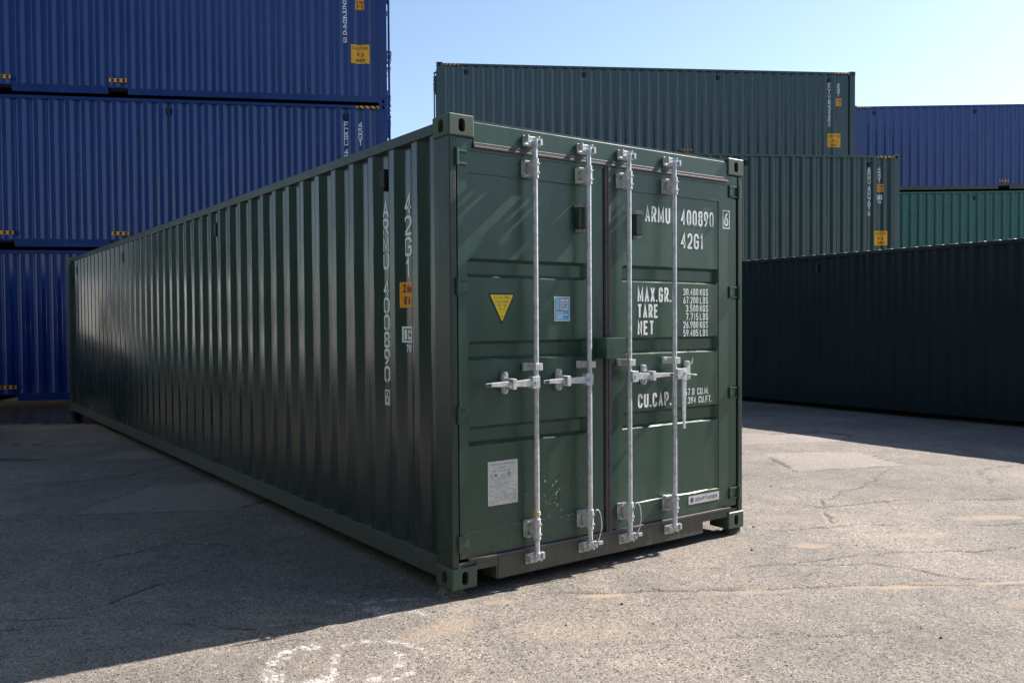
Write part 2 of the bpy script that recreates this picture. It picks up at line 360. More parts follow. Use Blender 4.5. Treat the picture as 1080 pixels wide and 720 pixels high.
PAINTED = ('paint',)
def build_container(H, highcube=False, mats=None, door_label=None):
    root = thing('shipping_container', 'x', 'shipping container')
    g, gd, gf, cm, sm, rm = mats
    # corner castings
    for sx in (0, 1):
        for sy in (0, 1):
            for sz in (0, 1): casting('corner_casting', sx, sy, sz, H, [cm, RUSTY], root)
    # corner posts
    for sx in (0, 1):
        X = lambda a, b: (a, b) if not sx else (WD-b, WD-a)
        mb = MB()
        mb.box(*X(.006, .048), .010, .175, .118, H-.118)
        mb.box(*X(.012, .075), .050, .172, .118, H-.118)
        mb.build('corner_post', gf, root, .004)
        mb = MB(); mb.box(*X(.006, .15), LN-.17, LN-.008, .118, H-.118); mb.build('corner_post', gf, root, .004)
    # rails
    for sx in (0, 1):
        X = lambda a, b: (a, b) if not sx else (WD-b, WD-a)
        mb = MB(); mb.box(*X(.004, .064), .178, LN-.178, H-.088, H-.029); mb.build('top_rail', gf, root, .004)
        mb = MB(); segs = [(.178, LN-.178)]
        if highcube: segs = [(.178, 4.89), (5.25, 6.94), (7.30, LN-.178)]
        for a, b in segs:
            mb.box(*X(.010, .016), a, b, .040, .156); mb.box(*X(.017, .075), a, b, .1505, .1565); mb.box(*X(.017, .055), a, b, .040, .046)
        if highcube: mb.box(*X(.010, .075), 4.89, 7.30, .1575, .185)
        mb.build('bottom_rail', rm, root, .002)
    # side walls
    for sx in (0, 1):
        mb = MB(); x = .012 if not sx else WD-.012; sg = 1 if not sx else -1
        side_wall(mb, x, sg, .150 if not highcube else .150, H-.085, 12, 3+sx, highcube)
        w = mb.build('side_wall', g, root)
        for s in (.511+PITCH_+.035-.0, 4.125, 8.05, 11.40):
            k = round((s-(.37-.069+.210+.034))/PITCH_); sc = .37-.069+.210+.034+k*PITCH_
            xi = x+sg*(.046 if highcube else .040)
            v = MB(); v.box(min(xi, xi-sg*.030), max(xi, xi-sg*.030), sc-.032, sc+.032, H-.30, H-.185)
            v.box(min(xi, xi-sg*.026), max(xi, xi-sg*.026), sc-.022, sc+.022, H-.315, H-.30)
            v.build('side_vent', DARKVENT, w, .004)
    # roof
    mb = MB(); x = [.06, .075, .14, WD-.14, WD-.075, WD-.06]; up = [0, 0, 1, 1, 0, 0]; ys = []; y = .25
    ys.append((.17, 0)); 
    while y+.209 < LN-.2:
        ys += [(y, 0), (y+.035, 1), (y+.120, 1), (y+.155, 0)]; y += .209
    ys.append((LN-.17, 0)); base = H-.031
    vs = [(xx, yy, base+.021*uu*hh) for yy, hh in ys for xx, uu in zip(x, up)]
    mb.add(vs, [(j*6+i, j*6+i+1, (j+1)*6+i+1, (j+1)*6+i) for j in range(len(ys)-1) for i in range(5)])
    mb.box(.162, WD-.162, .02, .20, H-.034, H-.016)
    mb.box(.162, WD-.162, LN-.2, LN-.02, H-.034, H-.016)
    mb.build('roof', g, root)
    # floor
    mb = MB(); mb.box(.07, WD-.07, .16, LN-.1, .12, .15)
    for i in range(38): mb.box(.02, WD-.02, .45+i*.305, .50+i*.305, .05, .118) if not (highcube and 4.8 < .45+i*.305 < 7.4) else None
    if highcube:
        for c_ in (5.07, 7.12): mb.box(.03, WD-.03, c_-.19, c_-.182, .045, .15); mb.box(.03, WD-.03, c_+.182, c_+.19, .045, .15)
    mb.build('floor', BLACK, root)
    # end wall
    mb = MB(); k = 0; xx = .15; pts = [(.08, .0)]
    while xx+.25 < WD-.12: pts += [(xx, 0), (xx+.06, .04), (xx+.12, .04), (xx+.18, 0)]; xx += .245
    pts.append((WD-.08, 0)); n = len(pts)
    mb.add([(a, LN-.02-d, z) for z in (.12, H-.09) for a, d in pts], [(i, i+1, n+i+1, n+i) for i in range(n-1)])
    mb.box(.162, WD-.162, LN-.15, LN-.01, .02, .13); mb.box(.162, WD-.162, LN-.12, LN-.01, H-.11, H-.03)
    mb.build('end_wall', g, root)
    # header and sill
    mb = MB(); mb.box(.160, WD-.160, .012, .16, H-.150, H-.029); mb.box(.05, WD-.05, .016, .14, H-.19, H-.12)
    hd = mb.build('door_header', gd, root, .004)
    mb = MB()
    mb.box(.162, .31, .014, .12, .088, .140); mb.box(.312, 2.022, .012, .15, .012, .141); mb.box(2.024, WD-.162, .014, .12, .088, .140)
    mb.box(.300, .312, .016, .15, .012, .088); mb.box(.05, .162, .020, .12, .118, .140); mb.box(WD-.162, WD-.05, .020, .12, .118, .140)
    mb.build('door_sill', sm, root, .003)
    # doors
    DZ0, DZ1 = .160, H-.172; zc = H-2.591
    fy = .020
    chan = [(1.711, 1.817), (1.251, 1.358), (.777, .885)]
    if zc > .1: chan = [(a+.22, b+.22) for a, b in chan]
    def leaf(x0, x1, px0, px1):
        d = thing('d', '', ''); bpy.data.objects.remove(d)
        xs = sorted({x0, px0-.004, px0, px0+.022, px1-.022, px1, px1+.004, x1} | set(np.linspace(px0+.1, px1-.1, 7).round(4)))
        zs = {DZ0, .298, .304, DZ1, H-.306, H-.311}
        for a, b in chan: zs |= {a, a+.020, b-.018, b}
        zs |= set(np.linspace(.4, .7, 3)) | {1.0, 1.12, 1.45, 1.6, 1.95, 2.1}
        zs = sorted(zs); rg = np.random.default_rng(int(x0*1000)+3)
        def dep(x, z):
            inside = px0-.001 <= x <= px1+.001 and .303 < z < H-.3105
            y = fy+(.005 if inside else 0)
            if px0+.01 < x < px1-.01:
                for a, b in chan:
                    if a+.01 < z < b-.01: y += .030
            if inside and px0+.03 < x < px1-.03: y += rg.normal(0, .0009)
            return y
        mb = MB(); nx, nz = len(xs), len(zs)
        vs = [(x, dep(x, z), z) for z in zs for x in xs]
        mb.add(vs, [(j*nx+i, j*nx+i+1, (j+1)*nx+i+1, (j+1)*nx+i) for j in range(nz-1) for i in range(nx-1)])
        mb.box(x0+.0005, x1-.0005, .056, .075, DZ0, DZ1)
        mb.add([(x0, fy, DZ0), (x0, .06, DZ0), (x0, .06, DZ1), (x0, fy, DZ1)], [(0,1,2,3)])
        mb.add([(x1, fy, DZ0), (x1, .06, DZ0), (x1, .06, DZ1), (x1, fy, DZ1)], [(0,1,2,3)])
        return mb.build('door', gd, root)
    dl = leaf(.062, 1.120, .126, .992); dr = leaf(1.186, 2.376, 1.285, 2.192)
    # hinges
    for d, s in ((dl, 0), (dr, 1)):
        X = lambda a, b: (a, b) if not s else (WD-b, WD-a)
        for z in (.250, .957, 1.66+zc/2, 2.36+zc):
            mb = MB(); mb.box(*X(.040, .060), -.004, .020, z-.042, z+.042)
            a, b = X(.058, .118)
            mb.box(a, b, .006, .0195, z-.040, z-.028); mb.box(a, b, .006, .0195, z+.028, z+.040); mb.box(a, b, .014, .0192, z-.028, z+.028)
            c_ = X(.049, .049)[0]; mb.cyl((c_, .002, z-.047), (c_, .002, z+.047), .009)
            if s: mb.box(2.30, 2.33, .008, .0195, z-.040, z+.040)
            mb.build('hinge', gd, d, .002)
    # gaskets
    mb = MB(); mb.box(1.134, 1.150, .006, .050, .15, H-.150); mb.box(1.150, 1.172, .000, .050, .15, H-.150); mb.build('gasket', RUBBER, dr, .003)
    mb = MB(); mb.box(.160, 2.276, -.001, .018, H-.172, H-.158); mb.box(.160, 2.276, .004, .018, H-.158, H-.140); mb.build('gasket', RUBBER, hd, .003)
    mb = MB(); mb.box(.110, 2.300, .000, .018, .141, .158); mb.build('gasket', RUBBER, dl, .003)
    # rods and gear
    RY = -.046
    for d, x, s in ((dl, .545, 0), (dl, .950, 0), (dr, 1.281, 1), (dr, 1.685, 1)):
        mb = MB(); mb.cyl((x, RY, .10), (x, RY, H-.105), .0152, n=18)
        for z, q in ((.115, 1), (H-.110, -1)):
            mb.cyl((x, RY, z-.02), (x, RY, z+.02), .021)
            mb.box(x-.012, x+.030, RY-.018, RY+.010, z-.018, z-.004); mb.box(x-.024, x+.012, RY-.018, RY+.020, z+.004, z+.014)
            mb.box(x+.022, x+.036, RY-.028, RY-.004, z-.014, z+.022)
        mb.build('lock_rod', GALV, d)
        for z in (.085, H-.100):     # keepers on sill and header
            mb = MB(); mb.box(x-.044, x-.036, RY+.004, .012, z-.006, z+.034); mb.box(x-.034, x+.036, RY+.042, .012, z-.018, z-.008)
            mb.box(x+.034, x+.042, RY+.004, .012, z-.010, z+.034); mb.box(x-.045, x+.043, .002, .012, z-.022, z+.038)
            mb.build('cam_keeper', GALVP, d, .003)
        for z0, z1 in ((.212, .330), (H-.310, H-.198)):
            mb = MB(); mb.cyl((x, RY, z0), (x, RY, z1), .0215, n=18)
            mb.box(x-.018, x+.018, RY, fy, z0+.012, z1-.012); mb.box(x-.052, x-.020, .011, .019, z0+.010, z1-.010)
            mb.box(x-.050, x-.016, RY+.026, .010, z0+.010, z0+.024); mb.box(x-.050, x-.016, RY+.026, .010, z1-.024, z1-.010)
            for zz in (z0+.03, z1-.03): mb.cyl((x-.046, .004, zz), (x-.046, -.006, zz), .007, n=8); mb.cyl((x+.016, RY-.022, zz), (x+.014, RY-.010, zz), .005, n=8)
            mb.build('rod_guide', GALVP, d, .002)
        mb = MB(); z = 1.205
        mb.box(x-.052, x-.016, -.004, .019, z-.022, z+.022); mb.box(x-.020, x+.020, RY-.022, .018, z-.020, z+.020); mb.box(x+.018, x+.034, RY-.02, RY-.002, z-.020, z+.020)
        mb.cyl((x-.038, -.004, z), (x-.038, -.012, z), .007, n=8); mb.build('rod_clamp', GALVP, d, .002)
    def handle(d, x, s, down=False):
        z = 1.118; mb = MB(); y = RY-.020
        mb.box(min(x, x+s*.045)-.004, max(x, x+s*.045)+.004, y-.012, RY+.01, z-.034, z+.034)
        if not down:
            a, b = x+s*.04, x+s*.33
            poly = [(a, z-.022), (a+s*.09, z-.020), (b, z-.011), (b, z+.011), (a+s*.09, z+.016), (a, z+.022)]
            mb.prism(poly, y-.008, y+.004)
            mb.prism([(b, z-.010), (b+s*.035, z-.009), (b+s*.035, z+.009), (b, z+.010)], y-.006, y+.002, 1)
            mb.cyl((x+s*.025, y-.012, z), (x+s*.025, y-.020, z), .010, n=10)
        else:
            mb.box(x+.045, x+.085, y-.012, y+.004, z-.045, z+.035); mb.cyl((x+.065, y-.012, z+.005), (x+.065, y-.02, z+.005), .009, n=10)
            mb.prism([(x+.047, z-.04), (x+.083, z-.04), (x+.078, z-.20), (x+.074, z-.36), (x+.058, z-.36), (x+.052, z-.20)], y-.008, y+.003)
        mb.build('door_handle', [GALVP, DARKVENT], d, .002)
    handle(dl, .545, -1); handle(dl, .950, -1); handle(dr, 1.281, 1); handle(dr, 1.685, 1, True)
    def retainer(d, x, z=1.120, open_=False):
        mb = MB(); w, h = .018, .064
        poly = [(x+w*math.cos(a), z+(h-w)+w*math.sin(a)) for a in np.linspace(0, PI, 9)]+[(x+w*math.cos(a), z-(h-w)+w*math.sin(a)) for a in np.linspace(PI, 2*PI, 9)]
        mb.prism(poly, -.004, .024)
        mb.cyl((x, -.004, z+.048), (x, -.012, z+.048), .009, n=10); mb.cyl((x, -.004, z-.048), (x, -.012, z-.048), .009, n=10)
        mb.box(x-.014, x+.014, -.066, -.004, z-.032, z-.022)
        if not open_: mb.box(x-.013, x+.013, -.090, -.080, z-.034, z+.018); mb.box(x-.014, x+.014, -.09, -.004, z+.016, z+.026)
        else: mb.prism([(x-.004, z+.05), (x+.014, z+.085), (x+.020, z+.08), (x+.008, z+.04)], -.03, -.022)
        mb.build('handle_retainer', GALVP, d, .003)
    retainer(dl, .362); retainer(dl, .756); retainer(dr, 1.458); retainer(dr, 1.864, 1.132, True)
    return root, dl, dr, hd

def kids(o): return list(o.children)
def copy_tree(o, parent=None, mp=None, keep=lambda c: True):
    c = o.copy(); C.objects.link(c); c.parent = parent
    if mp and c.type == 'MESH':
        for sl_ in c.material_slots:
            if sl_.material in mp:
                nm = mp[sl_.material]; sl_.link = 'OBJECT'; sl_.material = nm
    for ch in kids(o): copy_tree(ch, c, mp, keep)
    return c
STD = (GREEN_SHADED, GREEN_DOOR, GREEN_FRAME, CASTMAT, SILLMAT, RAILMAT)
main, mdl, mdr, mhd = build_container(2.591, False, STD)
main['label'] = 'dark green container in the foreground with closed double doors facing the camera'
proto_hc, _, _, _ = build_container(2.896, True, STD)
bpy.context.view_layer.update()
def recol(p, frame=None, rail=None): 
    fr = frame or p
    return {GALV: p, GALVP: p, RUBBER: BLACK, GREEN_SHADED: p, GREEN_DOOR: p, GREEN_FRAME: fr, CASTMAT: fr, SILLMAT: p, RAILMAT: rail or p}
used = {}
def place(kind, loc, deg, label, p, group=None, flip=False, rail=None):
    """deg = rotation of the container; loc = its local origin (door end, x = 0 side)"""
    src = main if kind == 'std' else proto_hc
    if kind == 'hc' and 'hc' not in used:
        used['hc'] = 1; o = proto_hc
        mp = recol(p, rail=rail)
        def rc(q):
            if q.type == 'MESH':
                for s_ in q.material_slots:
                    if s_.material in mp: nm = mp[s_.material]; s_.link = 'OBJECT'; s_.material = nm
            for ch in kids(q): rc(ch)
        pend.append((o, rc))
    else: o = copy_tree(src, None, recol(p, rail=rail))
    o.location = loc; o.rotation_euler = (0, 0, math.radians(deg)); o['label'] = label; o['category'] = 'shipping container'
    if group: o['group'] = group
    elif 'group' in o: del o['group']
    return o
pend = []
def wallof(o, far=False):      # the side wall at local x = 0 (or the far one)
    ws = [c for c in kids(o) if c.name.split('.')[0] == 'side_wall']
    return ws[1] if far else ws[0]
GZ = -.045
# dark container on the right: its x = 0 side faces the yard, parallel to the foreground one
a_d = -2.8+0
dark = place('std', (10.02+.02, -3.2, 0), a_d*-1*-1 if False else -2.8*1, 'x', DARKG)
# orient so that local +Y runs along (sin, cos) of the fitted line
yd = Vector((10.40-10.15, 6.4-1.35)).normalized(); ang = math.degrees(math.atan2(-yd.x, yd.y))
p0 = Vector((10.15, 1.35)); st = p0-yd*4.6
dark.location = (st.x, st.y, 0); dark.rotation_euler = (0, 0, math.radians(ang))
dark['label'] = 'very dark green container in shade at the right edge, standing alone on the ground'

def row(E, dirdeg, door_right=True):
    """E = right end point of the visible face; returns (origin, rotation deg) for the door on the right or left"""
    a = math.radians(dirdeg); d = Vector((math.cos(a), math.sin(a)))        # image-right direction
    back = Vector((-d.y, d.x))
    if door_right: return Vector(E), math.degrees(math.atan2(back.y, back.x))          # local +Y = -d, local +X = back
    o = Vector(E)-d*LN+back*WD
    return o, math.degrees(math.atan2(-back.y, -back.x))
HC = 2.896
GB = 'deep blue containers stacked three high on the left'
E_, a_ = row((5.66, 11.35), -27.2)
blues = []
for k, lab in enumerate(('deep blue container at the bottom of the left stack, behind the foreground container', 'deep blue container in the middle of the left stack with white lettering', 'deep blue container at the top of the left stack with a large yellow sticker')):
    blues.append(place('hc', (E_.x, E_.y, k*HC), a_, lab, BLUE, GB))
GL = 'grey containers stacked behind the left blue stack'
d27 = Vector((math.cos(math.radians(-27.2)), math.sin(math.radians(-27.2)))); b27 = Vector((-d27.y, d27.x))
E2 = Vector((5.66, 11.35))+b27*2.56-d27*.65
E_, a_ = row(E2, -27.2)
for k, lab in enumerate(('weathered grey container at the bottom of the row behind the blue stack', 'weathered grey container in the middle of the row behind the blue stack', 'weathered grey container seen as a thin strip beside the top blue container')):
    place('std', (E_.x, E_.y, k*2.591), a_, lab, GREYOLD, GL)
GG = 'grey green containers stacked in the background'
E_, a_ = row((20.50, 10.46), -30.3, False)
third = []
for k, lab in enumerate(('grey green container at the bottom of the rear green stack', 'grey green container in the middle of the rear green stack', 'grey green container on top of the rear green stack against the sky')):
    third.append(place('hc', (E_.x, E_.y, k*HC), a_, lab, GREYGREEN, GG))
E_, a_ = row((19.19, 8.35), -30.3)
second = []
for k, lab in enumerate(('grey green container at the bottom of the nearer green stack', 'grey green container above the dark one, lower and nearer of the two green ones')):
    second.append(place('hc', (E_.x, E_.y, k*HC), a_, lab, GREYGREEN, GG))
# right stack: left end hidden behind the third container
aR = math.radians(-38.2); dR = Vector((math.cos(aR), math.sin(aR))); LR = Vector((24.12, 12.74))-dR*.12
E_, a_ = row(LR+dR*LN, -38.2)
GT = 'containers stacked at the far right'
right = []
for k, (lab, p) in enumerate((('dark teal container hidden at the bottom of the far right stack', TEAL), ('teal container below the violet blue one at the far right', TEAL), ('faded violet blue container at the top of the far right stack', BLUE2))):
    right.append(place('hc', (E_.x, E_.y, k*HC), a_, lab, p, GT, rail=RAILMAT if k == 2 else None))
# unseen containers left of and behind the photographer, added for reflections and shade
GY = 'unseen containers added around the photographer for reflections and shade'
for k, y_ in enumerate((-13.6, -1.2)):
    for z_ in (0, 1, 2, 3, 4):
        place('std', (-8.4-WD, y_, z_*2.591), 0, ('%s container of the %s pair in the five high row added for shade left of the photographer' % (('ground level', 'second', 'third', 'fourth', 'topmost')[z_], ('farther', 'nearer')[k])), GREYGREEN, GY)
for z_ in (0, 1, 2):
    place('std', (-9.4, -11.5, z_*2.591), -90, ('bottom', 'middle', 'top')[z_]+' container of the three high stack added for shade behind the photographer', GREEN_SHADED, GY)
place('std', (3.4, -13.5, 0), -90, 'single container added on the ground for reflections behind the photographer, beside the three high stack', GREEN_SHADED, GY)
for o, fn in pend: fn(o)
bpy.context.view_layer.update()

# ------------------------------------------------------------------ markings on the sides
def side_put(far, d):
    """point on the side wall: s = distance from the door end, z height; lift outward"""
    if not far: return lambda s, z, l: (.012+d-.0022-l, s, z)
    return lambda s, z, l: (WD-.012-d+.0022+l, s, z)
inner = lambda k: .37-.069+.210+.034+k*PITCH_
OUTD, IND = .004, .040
INDH = .046
def hz_stripe(o, far, s0, H, name='hazard_stripe'):
    x = .0015 if not far else WD-.0015; mb = MB()
    z0, z1 = H-.084, H-.034; n = 4; L = .44
    mb.add([(x, s0, z0), (x, s0+L, z0), (x, s0+L, z1), (x, s0, z1)], [(0,1,2,3)], 0)
    xx = x+(-.001 if not far else .001)
    for i in range(n):
        a = s0+i*L/n+.01; mb.add([(xx, a, z0), (xx, a+.05, z0), (xx, a+.09, z1), (xx, a+.04, z1)], [(0,1,2,3)], 1)
    mb.build(name, [YELLOW, INK], wallof(o, far))
def marker(o, far, s, z):
    mb = MB(); P = side_put(far, OUTD-.004)
    rect(mb, s-.16, s+.16, z-.035, z+.035, P, 0)
    for i in range(3): rect(mb, s-.13+i*.1, s-.08+i*.1, z-.03, z+.03, P, 1, .001)
    mb.build('pocket_marker', [ORANGE, INK], wallof(o, far))
def put_conf(far, hc=True):
    if not far: return lambda x, z, l: (.012+depth_at(-x, hc)-.0016-l, -x, z)
    return lambda x, z, l: (WD-.012-depth_at(x, hc)+.0016+l, x, z)
def rect_conf(mb, x0, x1, z0, z1, P, far, hc=True, m=0):
    ks = sorted({x0, x1} | {(q[0] if far else -q[0]) for q in PROF[hc] if x0 < (q[0] if far else -q[0]) < x1})
    for a, b in zip(ks, ks[1:]): mb.add([P(a, z0, 0), P(b, z0, 0), P(b, z1, 0), P(a, z1, 0)], [(0,1,2,3)], m)
def put_dir(far, d):       # readable direction: x grows to the viewer's right
    P = side_put(far, d)
    if not far: return lambda x, z, l: P(-x, z, l)     # door on the right: s decreases to the right
    return P
def big_sticker(o, far, s, z0, w=.36, h=.37):
    P = put_conf(far); c = (-s if not far else s); mb = MB()
    rect_conf(mb, c-w/2, c+w/2, z0, z0+h, P, far)
    text(mb, 'CAUTION', c-w/2+.03, z0+h-.10, .06, w-.06, lambda x, z, l: P(x, z, l+.001), .010, 1)
    text(mb, '9.6', c-.07, z0+.14, .08, .14, lambda x, z, l: P(x, z, l+.001), .012, 1)
    text(mb, 'HIGH', c-.09, z0+.03, .07, .18, lambda x, z, l: P(x, z, l+.001), .012, 1)
    mb.build('height_sticker', [YELLOW, INK], wallof(o, far))
def small_sticker(o, far, s, z0, w=.13, h=.20, tx=('2.9m', "9'6")):
    P = put_conf(far); c = (-s if not far else s); mb = MB()
    rect_conf(mb, c-w/2, c+w/2, z0, z0+h, P, far)
    text(mb, tx[0], c-w/2+.012, z0+h*.55, h*.33, w-.024, lambda x, z, l: P(x, z, l+.001), .010, 1)
    text(mb, tx[1], c-w/2+.02, z0+h*.12, h*.33, w-.04, lambda x, z, l: P(x, z, l+.001), .010, 1)
    mb.build('size_sticker', [ORANGE, INK], wallof(o, far))
def vtext(o, far, s, ztop, txt, h, pitch, w, m=SIDEWHITE, box=None, t=None):
    P = put_dir(far, IND if o is main else INDH); c = (-s if not far else s); z = ztop
    for i, word in enumerate(txt.split()):
        mb = MB(); z = text(mb, word, c, z-(pitch*.55 if i else 0), h, w, P, t or h*.19, 0, vertical=True, pitch=pitch); mb.build('lettering', m, wallof(o, far))
    mb = MB()
    if box:
        z -= pitch*.35; text(mb, box, c, z-h*.12, h*.8, .030, P, .010, 0, vertical=True, pitch=pitch)
        frame_rect(mb, c-.033, c+.033, z-h*1.06, z+h*.04, .008, P)
        mb.build('check_digit', m, wallof(o, far))
# foreground container, left side
vtext(main, False, inner(1)+.003, 2.205, 'ARMU', .086, .1065, .060, t=.016)
vtext(main, False, inner(1)+.003, 2.205-4*.1065-.0586, '400890', .086, .1065, .060, box='6', t=.016)
vtext(main, False, inner(0)+.003, 2.215, '42G1', .100, .126, .066, t=.017)
mb = MB(); P = put_conf(False, False)
c = -inner(0)
rect_conf(mb, c-.075, c+.050, 1.552, 1.705, P, False, False)
text(mb, '2.6m', c-.052, 1.642, .050, .078, lambda x, z, l: P(x, z, l+.0015), .007, 1)
text(mb, "8'6", c-.046, 1.570, .050, .062, lambda x, z, l: P(x, z, l+.0015), .007, 1)
mb.build('size_sticker', [ORANGE, INK], wallof(main))
mb = MB(); frame_rect(mb, c-.062, c+.033, 1.345, 1.440, .010, P)
rect(mb, c-.047, c-.028, 1.36, 1.425, P, 0); text(mb, 'c', c-.018, 1.362, .08, .040, P, .012)
text(mb, '70', c-.035, 1.285, .048, .060, P, .010); mb.build('agency_mark', SIDEWHITE, wallof(main))
# blue stack
b1, b2, b3 = blues
sI = lambda s: inner(round((s-inner(0))/PITCH_))
for o, f1 in ((b1, 0), (b2, 0), (b3, 0)):
    for s in (5.07, 7.12): marker(o, False, s, .30)
    hz_stripe(o, False, .18, HC); 
vtext(b2, False, inner(1), 2.60-.06+.0, 'FCBU 495284', .095, .118, .070, WHITE, box='3')
vtext(b2, False, inner(0), 2.54, '45G1', .095, .118, .070, WHITE)
vtext(b3, False, inner(1), 2.54, 'FCBU 952846', .095, .113, .070, WHITE, box='3')
vtext(b3, False, inner(0), 2.54, '45G1', .095, .118, .070, WHITE)
small_sticker(b3, False, .53, 1.86-.0, .17, .20); big_sticker(b3, False, .53, .80)
vtext(b1, False, inner(1), 2.54, 'FCBU 306117', .095, .118, .070, WHITE, box='5')
# rear green (door on the left, far side visible), s measured from the door end
t3 = third[2]
for o in third:
    hz_stripe(o, True, LN-.62, HC); hz_stripe(o, True, .18, HC)
marker(t3, True, 7.12, .56)
vtext(t3, True, sI(11.29), 2.56, 'FCIU 823466', .095, .106, .070, WHITE, box='7')
vtext(t3, True, sI(11.58), 2.56, '45G1', .080, .10, .07, WHITE); small_sticker(t3, True, sI(11.58), 1.90, .19, .22); big_sticker(t3, True, 11.56, .70, .40, .40)
s2 = second[1]
for o in second: hz_stripe(o, False, .18, HC)
vtext(s2, False, inner(1), 2.56, 'ARMU 400781', .095, .106, .070, WHITE, box='6')
vtext(s2, False, inner(0), 2.56, '45G1', .080, .10, .07, WHITE); small_sticker(s2, False, .53, 1.93, .17, .20); big_sticker(s2, False, .51, .52, .38, .38)
mb = MB(); P = put_conf(False); c = -inner(0)
frame_rect(mb, c-.07, c+.07, 1.72, 1.84, .02, P); rect(mb, c-.03, c+.03, 1.75, 1.81, P); text(mb, '70', c-.05, 1.62, .07, .10, P, .014)
mb.build('agency_mark', WHITE, wallof(s2))
for k in (1, 2):
    hz_stripe(right[k], False, LN-.62, HC)
marker(right[2], False, 7.12, .30)

# ------------------------------------------------------------------ markings on the foreground doors
DY = .0250-.0022
dp = lambda x, z, l: (x, DY-l, z)
dpf = lambda x, z, l: (x, .0200-.0022-l, z)
mb = MB()
text(mb, 'ARMU', 1.490, 2.100, .105, .230, dp, .0145); text(mb, '400890', 1.822, 2.100, .105, .326, dp, .0145)
mb.build('lettering', WHITE, mdr); mb = MB()
text(mb, '42G1', 1.822, 1.945, .104, .220, dp, .0145)
mb.build('lettering', WHITE, mdr)
mb = MB(); frame_rect(mb, 2.236, 2.308, 2.100, 2.228, .007, dpf); text(mb, '6', 2.252, 2.118, .092, .040, dpf, .012); mb.build('check_digit', WHITE, mdr)
mb = MB()
for s_, z_, h_, w_ in (('MAX.GR.', 1.585, .097, .306), ('TARE', 1.482, .090, .184), ('NET', 1.374, .092, .146), ('CU.CAP.', .905, .092, .306)):
    text(mb, s_, 1.420, z_, h_, w_, dp, .015); mb.build('lettering', WHITE, mdr); mb = MB()
# six rows of figures, one row per mesh
for i, s in enumerate(('30.480 KGS', '67.200 LBS', '3.500 KGS', '7.715 LBS', '26.980 KGS', '59.485 LBS')):
    num, unit = s.split()
    text(mb, num, 1.990, 1.633-i*.0550, .046, .146 if len(num) == 6 else .122, dp, .0066, align='R'); mb.build('weight_figures', WHITE, mdr); mb = MB()
    text(mb, unit, 2.006, 1.633-i*.0550, .046, .082, dp, .0066); mb.build('weight_unit', WHITE, mdr); mb = MB()
text(mb, '67.8 CU.M.', 1.855, .962, .046, .240, dp, .0064); mb.build('volume_figures', WHITE, mdr); mb = MB(); text(mb, '2.394 CU.FT.', 1.845, .905, .046, .280, dp, .0064)
mb.build('volume_figures', WHITE, mdr)
# yellow warning triangle
mb = MB(); T = [(.262, 1.626), (.450, 1.626), (.356, 1.448)]; T2 = [(.276, 1.617), (.436, 1.617), (.356, 1.466)]
mb.add([dp(x, z, 0) for x, z in T], [(0,2,1)], 1); mb.add([dp(x, z, .0006) for x, z in T2], [(0,2,1)], 0)
pl = lambda x, z, l: dp(x, z, l+.0012)
text(mb, 'ATTENTION', .300, 1.594, .014, .112, pl, .0025, 2)
for i, (s, w) in enumerate((('HIGH CUBE', .09), ('2.6', .06), ('8.6', .04))): text(mb, s, .356-w/2, 1.572-i*.020, .012, w, pl, .0022, 2)
mb.prism([(.356-.006, 1.50), (.356+.006, 1.50), (.356, 1.484)], DY-.0013, DY-.0012, 2)
mb.build('warning_triangle', [LEMON, INK, DULLINK], mdl)
# blue certificate sticker
mb = MB(); rect(mb, .736, .856, 1.466, 1.612, dp, 0); q = lambda x, z, l: dp(x, z, l+.0006); q2 = lambda x, z, l: dp(x, z, l+.0012)
rect(mb, .743, .849, 1.473, 1.605, q, 1); rect(mb, .784, .842, 1.532, 1.596, q2, 0)
q3 = lambda x, z, l: dp(x, z, l+.0018)
text(mb, 'L', .794, 1.540, .046, .018, q3, .007, 1); text(mb, 'R', .812, 1.540, .046, .024, q3, .007, 1)
for i in range(6): rect(mb, .749, .776, 1.592-i*.011, 1.596-i*.011, q2, 0)
for i in range(4): rect(mb, .749, .800, 1.515-i*.011, 1.520-i*.011, q2, 0)
rect(mb, .808, .842, 1.500, 1.506, q2, 0)
mb.build('certificate_sticker', [PAPER, SKYBLUE], mdl)
# approval plate
mb = MB(); mb.box(.251, .458, DY-.002, DY+.0018, .429, .678)
pq = lambda x, z, l: (x, DY-.0026-l, z)
text(mb, 'SAFETY APPROVAL', .268, .655, .009, .170, pq, .0022, 1); text(mb, 'CSC', .32, .636, .009, .05, pq, .0022, 1); text(mb, 'GB LR 4008', .285, .618, .008, .12, pq, .002, 1)
rg = random.Random(4)
for i in range(17):
    z = .600-i*.0098; x = .264
    while x < .43:
        w = rg.uniform(.010, .034); 
        if rg.random() < .72: rect(mb, x, min(x+w, .447), z, z+.0030, pq, 1)
        x += w+rg.uniform(.004, .014)
for x, z in ((.306, .598), (.398, .604)): mb.cyl((x, DY-.002, z), (x, DY-.006, z), .007, n=10, m=2)
mb.build('approval_plate', [PAPER, GREYINK, CAPG], mdl)
# company sticker
mb = MB(); rect(mb, 1.886, 2.194, .223, .281, dpf, 0)
qf = lambda x, z, l: (x, .0171-l, z)
rect(mb, 1.906, 1.930, .237, .267, qf, 1); rect(mb, 1.932, 1.942, .239, .251, qf, 2); rect(mb, 1.932, 1.942, .254, .266, qf, 2)
text(mb, 'ADAPTAINER', 1.952, .240, .024, .222, qf, .0045, 1)
mb.build('company_sticker', [PAPER, NAVY, YELLOW], mdr)
